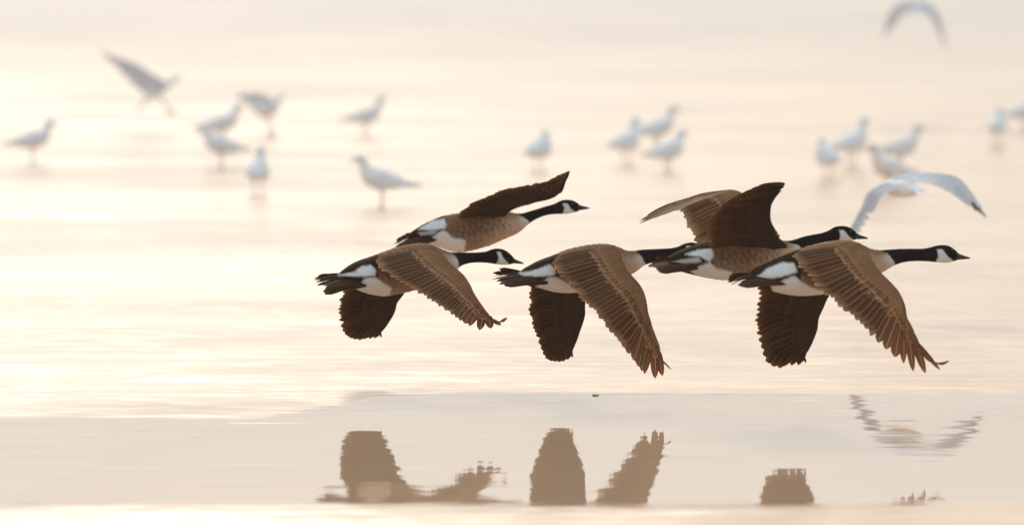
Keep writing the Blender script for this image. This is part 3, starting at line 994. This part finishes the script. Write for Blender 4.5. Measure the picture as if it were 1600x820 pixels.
def flying_gull(Y, loft, wings, label, group, dark=(0.09, 0.08, 0.075), legs=None, bill_dir=None):
    """A gull in the air. loft: rows of picture column, row, depth offset (m), half-height (m), half-width (m)."""
    def pos(px, py, d):
        return np.array(at(px, py, Y + d))
    K = np.array([[*pos(a, b, c), h, w] for a, b, c, h, w in loft])
    base = K[len(K) // 2, :3].copy()
    root = thing('flying_gull', base, label, 'gull', group)
    P = spline(K, np.linspace(0, len(K) - 1, 8 * (len(K) - 1) + 1))
    d = np.gradient(P[:, :3], axis=0)
    V, C = [], []
    for q, t in zip(P, d):
        t = t / np.linalg.norm(t)
        sd_ = np.cross(t, (0, 0, 1.0))
        sd_ /= np.linalg.norm(sd_)
        u = np.cross(sd_, t)
        for ph in np.linspace(0, 2 * math.pi, 20, endpoint=False):
            V.append(q[:3] + u * math.cos(ph) * q[3] + sd_ * math.sin(ph) * q[4])
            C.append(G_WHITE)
    n = len(P)
    F = grid_faces(n, 20, True) + [tuple(reversed(range(20))), tuple((n - 1) * 20 + i for i in range(20))]
    body = mesh_obj('body', V, F, M_GULL, root, base, True, C)
    head = P[-1, :3]
    fwd = P[-1, :3] - P[-6, :3]
    fwd /= np.linalg.norm(fwd)
    sdv = np.cross(fwd, (0, 0, 1.0))
    upv = np.cross(sdv, fwd)
    bv = []
    for i, t in enumerate(np.linspace(-0.01, 0.042, 6)):
        rr = 0.009 * (1 - 0.7 * (i / 5) ** 2)
        for ph in np.linspace(0, 2 * math.pi, 10, endpoint=False):
            bv.append(head + fwd * t + upv * (math.cos(ph) * rr - 0.006 * (i / 5) ** 2) + sdv * math.sin(ph) * rr * 0.8)
    mesh_obj('bill', bv, grid_faces(6, 10, True) + [tuple(50 + i for i in range(10))], M_GBILL, body, base)
    for sg in (1, -1):
        v, f = uvsphere(head - fwd * 0.030 + sdv * sg * 0.022 + upv * 0.012, 0.0055, 6)
        mesh_obj('eye', v, f, M_EYE, body, base)
    tl = P[0, :3]
    back = P[0, :3] - P[8, :3]
    back /= np.linalg.norm(back)
    sdb = np.cross(back, (0, 0, 1.0))
    for i in range(9):
        a = (i - 4) / 4
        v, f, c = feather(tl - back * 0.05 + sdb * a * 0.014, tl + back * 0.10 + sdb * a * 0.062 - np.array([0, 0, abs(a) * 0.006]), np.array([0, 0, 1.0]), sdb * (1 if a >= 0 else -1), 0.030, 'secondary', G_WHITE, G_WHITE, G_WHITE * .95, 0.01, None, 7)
        mesh_obj('tail_feather', v, f, M_GULLF, body, base, True, c)
    for w in wings:
        build_wing(root, base, pos, w['ribs'], w['wrist'], GULL_ST, np.array(w.get('hint', (0, 0, 1.0)), float), w['see'], 0.45, np.array(w.get('dark', dark)))
    if legs:
        for (a, b, c, e, f_, g_) in legs:
            p0, p1 = pos(a, b, c), pos(e, f_, g_)
            ax = (p1 - p0) / np.linalg.norm(p1 - p0)
            s1 = np.cross(ax, (0, 1, 0.1))
            s1 /= np.linalg.norm(s1)
            s2 = np.cross(ax, s1)
            lv = [p0 + (p1 - p0) * t + (s1 * math.cos(ph) + s2 * math.sin(ph)) * r_ for t, r_ in ((0, .008), (.5, .005), (1, .006)) for ph in np.linspace(0, 2 * math.pi, 8, endpoint=False)]
            lg = mesh_obj('leg', lv, grid_faces(3, 8, True) + [tuple(16 + i for i in range(8))], M_GLEG, root, base)
            fv = [p1, p1 + ax * .05 + s1 * .03, p1 + ax * .06, p1 + ax * .05 - s1 * .03, p1 + s2 * .006]
            mesh_obj('webbed_foot', fv, [(0, 1, 2), (0, 2, 3), (4, 2, 1), (4, 3, 2), (0, 4, 1), (0, 3, 4)], M_GLEG, lg, base, smooth=False)
    return root


flying_gull(37.0, [(1440, 299, -0.20, .006, .03), (1430, 297, -.13, .030, .044), (1418, 295.5, -.05, .046, .068), (1406, 294, .03, .052, .072), (1396, 292, .10, .046, .06), (1391, 290, .15, .034, .036), (1387, 289, .19, .030, .030), (1384, 289, .215, .016, .016)],
            [dict(see='up', wrist=5, hint=(0, -0.5, 1), ribs=[
                (1398, 281, .06, 1410, 289, -.10), (1412, 276.5, .07, 1424, 285, -.10), (1428, 274, .08, 1440, 285.5, -.09), (1448, 273, .09, 1457, 288.5, -.08), (1468, 274, .09, 1476, 296, -.07), (1487, 277, .08, 1490, 305, -.07),
                (1499, 284, .06, 1504, 315, -.07), (1508, 294, .04, 1515, 324, -.07), (1517, 305, .03, 1525, 331, -.07), (1525, 316, .02, 1533, 335, -.06), (1532, 327, .0, 1541, 341, -.06)]),
             dict(see='down', wrist=3, hint=(1, 0.2, 0.5), dark=(0.7, 0.7, 0.7), ribs=[
                (1400, 281, .06, 1410, 292, -.10), (1384, 284.5, .07, 1396, 299, -.09), (1368, 292, .08, 1384, 303, -.08), (1355, 301, .08, 1377, 310, -.07), (1350, 313, .07, 1371, 320, -.07), (1345, 325, .06, 1365, 331, -.06),
                (1339, 336, .05, 1358, 342, -.06), (1334, 346, .04, 1352, 352, -.06), (1329, 355, .03, 1345, 362, -.06), (1326, 362, .02, 1338, 369, -.06)])],
            'flying gull with one grey wing arched out to a dark tip', 'gulls in flight')
flying_gull(78.0, [(1438, 20, -.22, .006, .03), (1434, 19, -.12, .03, .034), (1430, 17, -.03, .046, .052), (1427, 15, .06, .048, .055), (1424, 13, .14, .036, .04), (1422, 12, .20, .03, .03), (1421, 12, .225, .016, .016)],
            [dict(see='up', wrist=3, hint=(0, -.4, 1), ribs=[
                (1428, 5, .08, 1432, 18, -.08), (1418, 4, .09, 1422, 18, -.07), (1407, 7, .09, 1413, 22, -.06), (1397, 14, .08, 1406, 28, -.05), (1391, 24, .06, 1401, 36, -.05), (1387, 34, .05, 1396, 44, -.04), (1384, 44, .04, 1390, 51, -.03), (1382, 54, .03, 1384, 58, -.03)]),
             dict(see='up', wrist=3, hint=(0, -.4, 1), ribs=[
                (1430, 5, .08, 1434, 18, -.08), (1441, 4, .09, 1441, 19, -.07), (1452, 9, .09, 1448, 23, -.06), (1461, 18, .08, 1456, 31, -.05), (1467, 31, .06, 1462, 42, -.05), (1471, 44, .05, 1466, 53, -.04), (1474, 57, .04, 1470, 65, -.03), (1476, 70, .03, 1475, 77, -.03)])],
            'faint gull gliding at the top right, both wings bowed down', 'gulls in flight', (0.52, .49, .46))  # far bird: distance haze painted into its paled wing tips
flying_gull(70.0, [(222, 164, -.05, .006, .025), (228, 157, -.03, .026, .034), (238, 148, -.01, .046, .055), (249, 140, .01, .052, .06), (260, 134, .03, .042, .046), (268, 128, .04, .032, .034), (275, 123, .05, .031, .03), (280, 122, .055, .016, .016)],
            [dict(see='up', wrist=3, hint=(0, -1, .4), ribs=[
                (262, 131, -0.050, 232, 152, -0.050), (247, 123, -0.014, 222, 145, -0.014), (234, 116, 0.018, 210, 136, 0.018), (220, 106, 0.046, 200, 126, 0.046), (208, 100, 0.066, 192, 117, 0.066), (196, 96, 0.082, 182, 109, 0.082), (184, 92, 0.098, 174, 101, 0.098), (172, 87, 0.110, 165, 93, 0.110), (163, 81, 0.118, 158, 84, 0.118)]),
             dict(see='up', wrist=3, hint=(0, 1, .6), ribs=[
                (262, 132, .10, 234, 152, .10), (249, 125, .18, 226, 145, .18), (238, 118, .26, 214, 136, .26), (226, 109, .33, 206, 126, .33), (214, 103, .38, 198, 117, .38), (202, 99, .42, 188, 110, .42), (190, 95, .46, 180, 102, .46), (178, 90, .49, 172, 95, .49)])],
            'gull landing on the left with its wings swung up behind it', 'gulls in flight', (0.60, .55, .51), legs=[(248, 152, -.03, 262, 170, -.03), (250, 151, .04, 268, 172, .04)])  # wing-tip colour lightened to carry the fading of the mist
flying_gull(68.0, [(386, 165, -.06, .006, .025), (392, 166, -.04, .026, .034), (402, 168, -.01, .060, .07), (415, 171, .01, .085, .085), (427, 168, .02, .070, .07), (434, 158, .03, .034, .034), (439, 152, .03, .031, .03), (444, 152, .03, .016, .016)],
            [dict(see='up', wrist=2, hint=(0, -1, .5), ribs=[
                (428, 160, -0.046, 404, 176, -0.046), (420, 154, -0.022, 396, 170, -0.022), (412, 150, -0.002, 390, 164, -0.002), (404, 149, 0.010, 384, 158, 0.010), (396, 149, 0.018, 378, 155, 0.018), (388, 149, 0.026, 372, 154, 0.026), (382, 149, 0.030, 368, 152, 0.030)]),
             dict(see='up', wrist=2, hint=(0, 1, .6), ribs=[
                (428, 160, .10, 404, 174, .10), (420, 153, .16, 398, 168, .16), (412, 149, .21, 392, 161, .21), (404, 147, .24, 386, 156, .24), (396, 147, .26, 380, 153, .26), (388, 147, .28, 374, 151, .28)])],
            'gull alighting with half-raised wings above the left cluster', 'gulls in flight', (0.60, .55, .51), legs=[(416, 184, -.03, 420, 203, -.03), (420, 183, .03, 426, 203, .03)])  # tips painted pale here too, for the mist in between


# ------------------------------------------------------------------ bits afloat on the slick's edge
M_TWIG = plain_material('wet_twig', (0.05, 0.036, 0.026), 0.45, 0.4, 0.3, 200.0)


def twig(px, py, L, turn, label):
    p = np.array(at(px, py, dist_of_water(py)))
    a = math.radians(turn)
    d = np.array([math.cos(a), math.sin(a), 0])
    e = np.array([-math.sin(a), math.cos(a), 0])
    V = []
    ts = np.linspace(-0.5, 0.5, 7)
    for t in ts:
        c = p + d * L * t + e * L * 0.12 * math.sin(5 * t) + np.array([0, 0, 0.003 + 0.02 * L * (1 - 4 * t * t)])
        r = 0.0030 * (1.15 - abs(t + 0.15))
        for ph in np.linspace(0, 2 * math.pi, 7, endpoint=False):
            V.append(c + e * math.cos(ph) * r + np.array([0, 0, 1]) * math.sin(ph) * r)
    o = mesh_obj('floating_twig', V, grid_faces(7, 7, True) + [tuple(reversed(range(7))), tuple(42 + i for i in range(7))], M_TWIG, None, p)
    o['label'] = label
    o['category'] = 'twig'
    o['group'] = 'twigs afloat on the water'


twig(931, 618, 0.035, 12, 'tiny dark twig afloat on the edge of the still water below the middle goose')
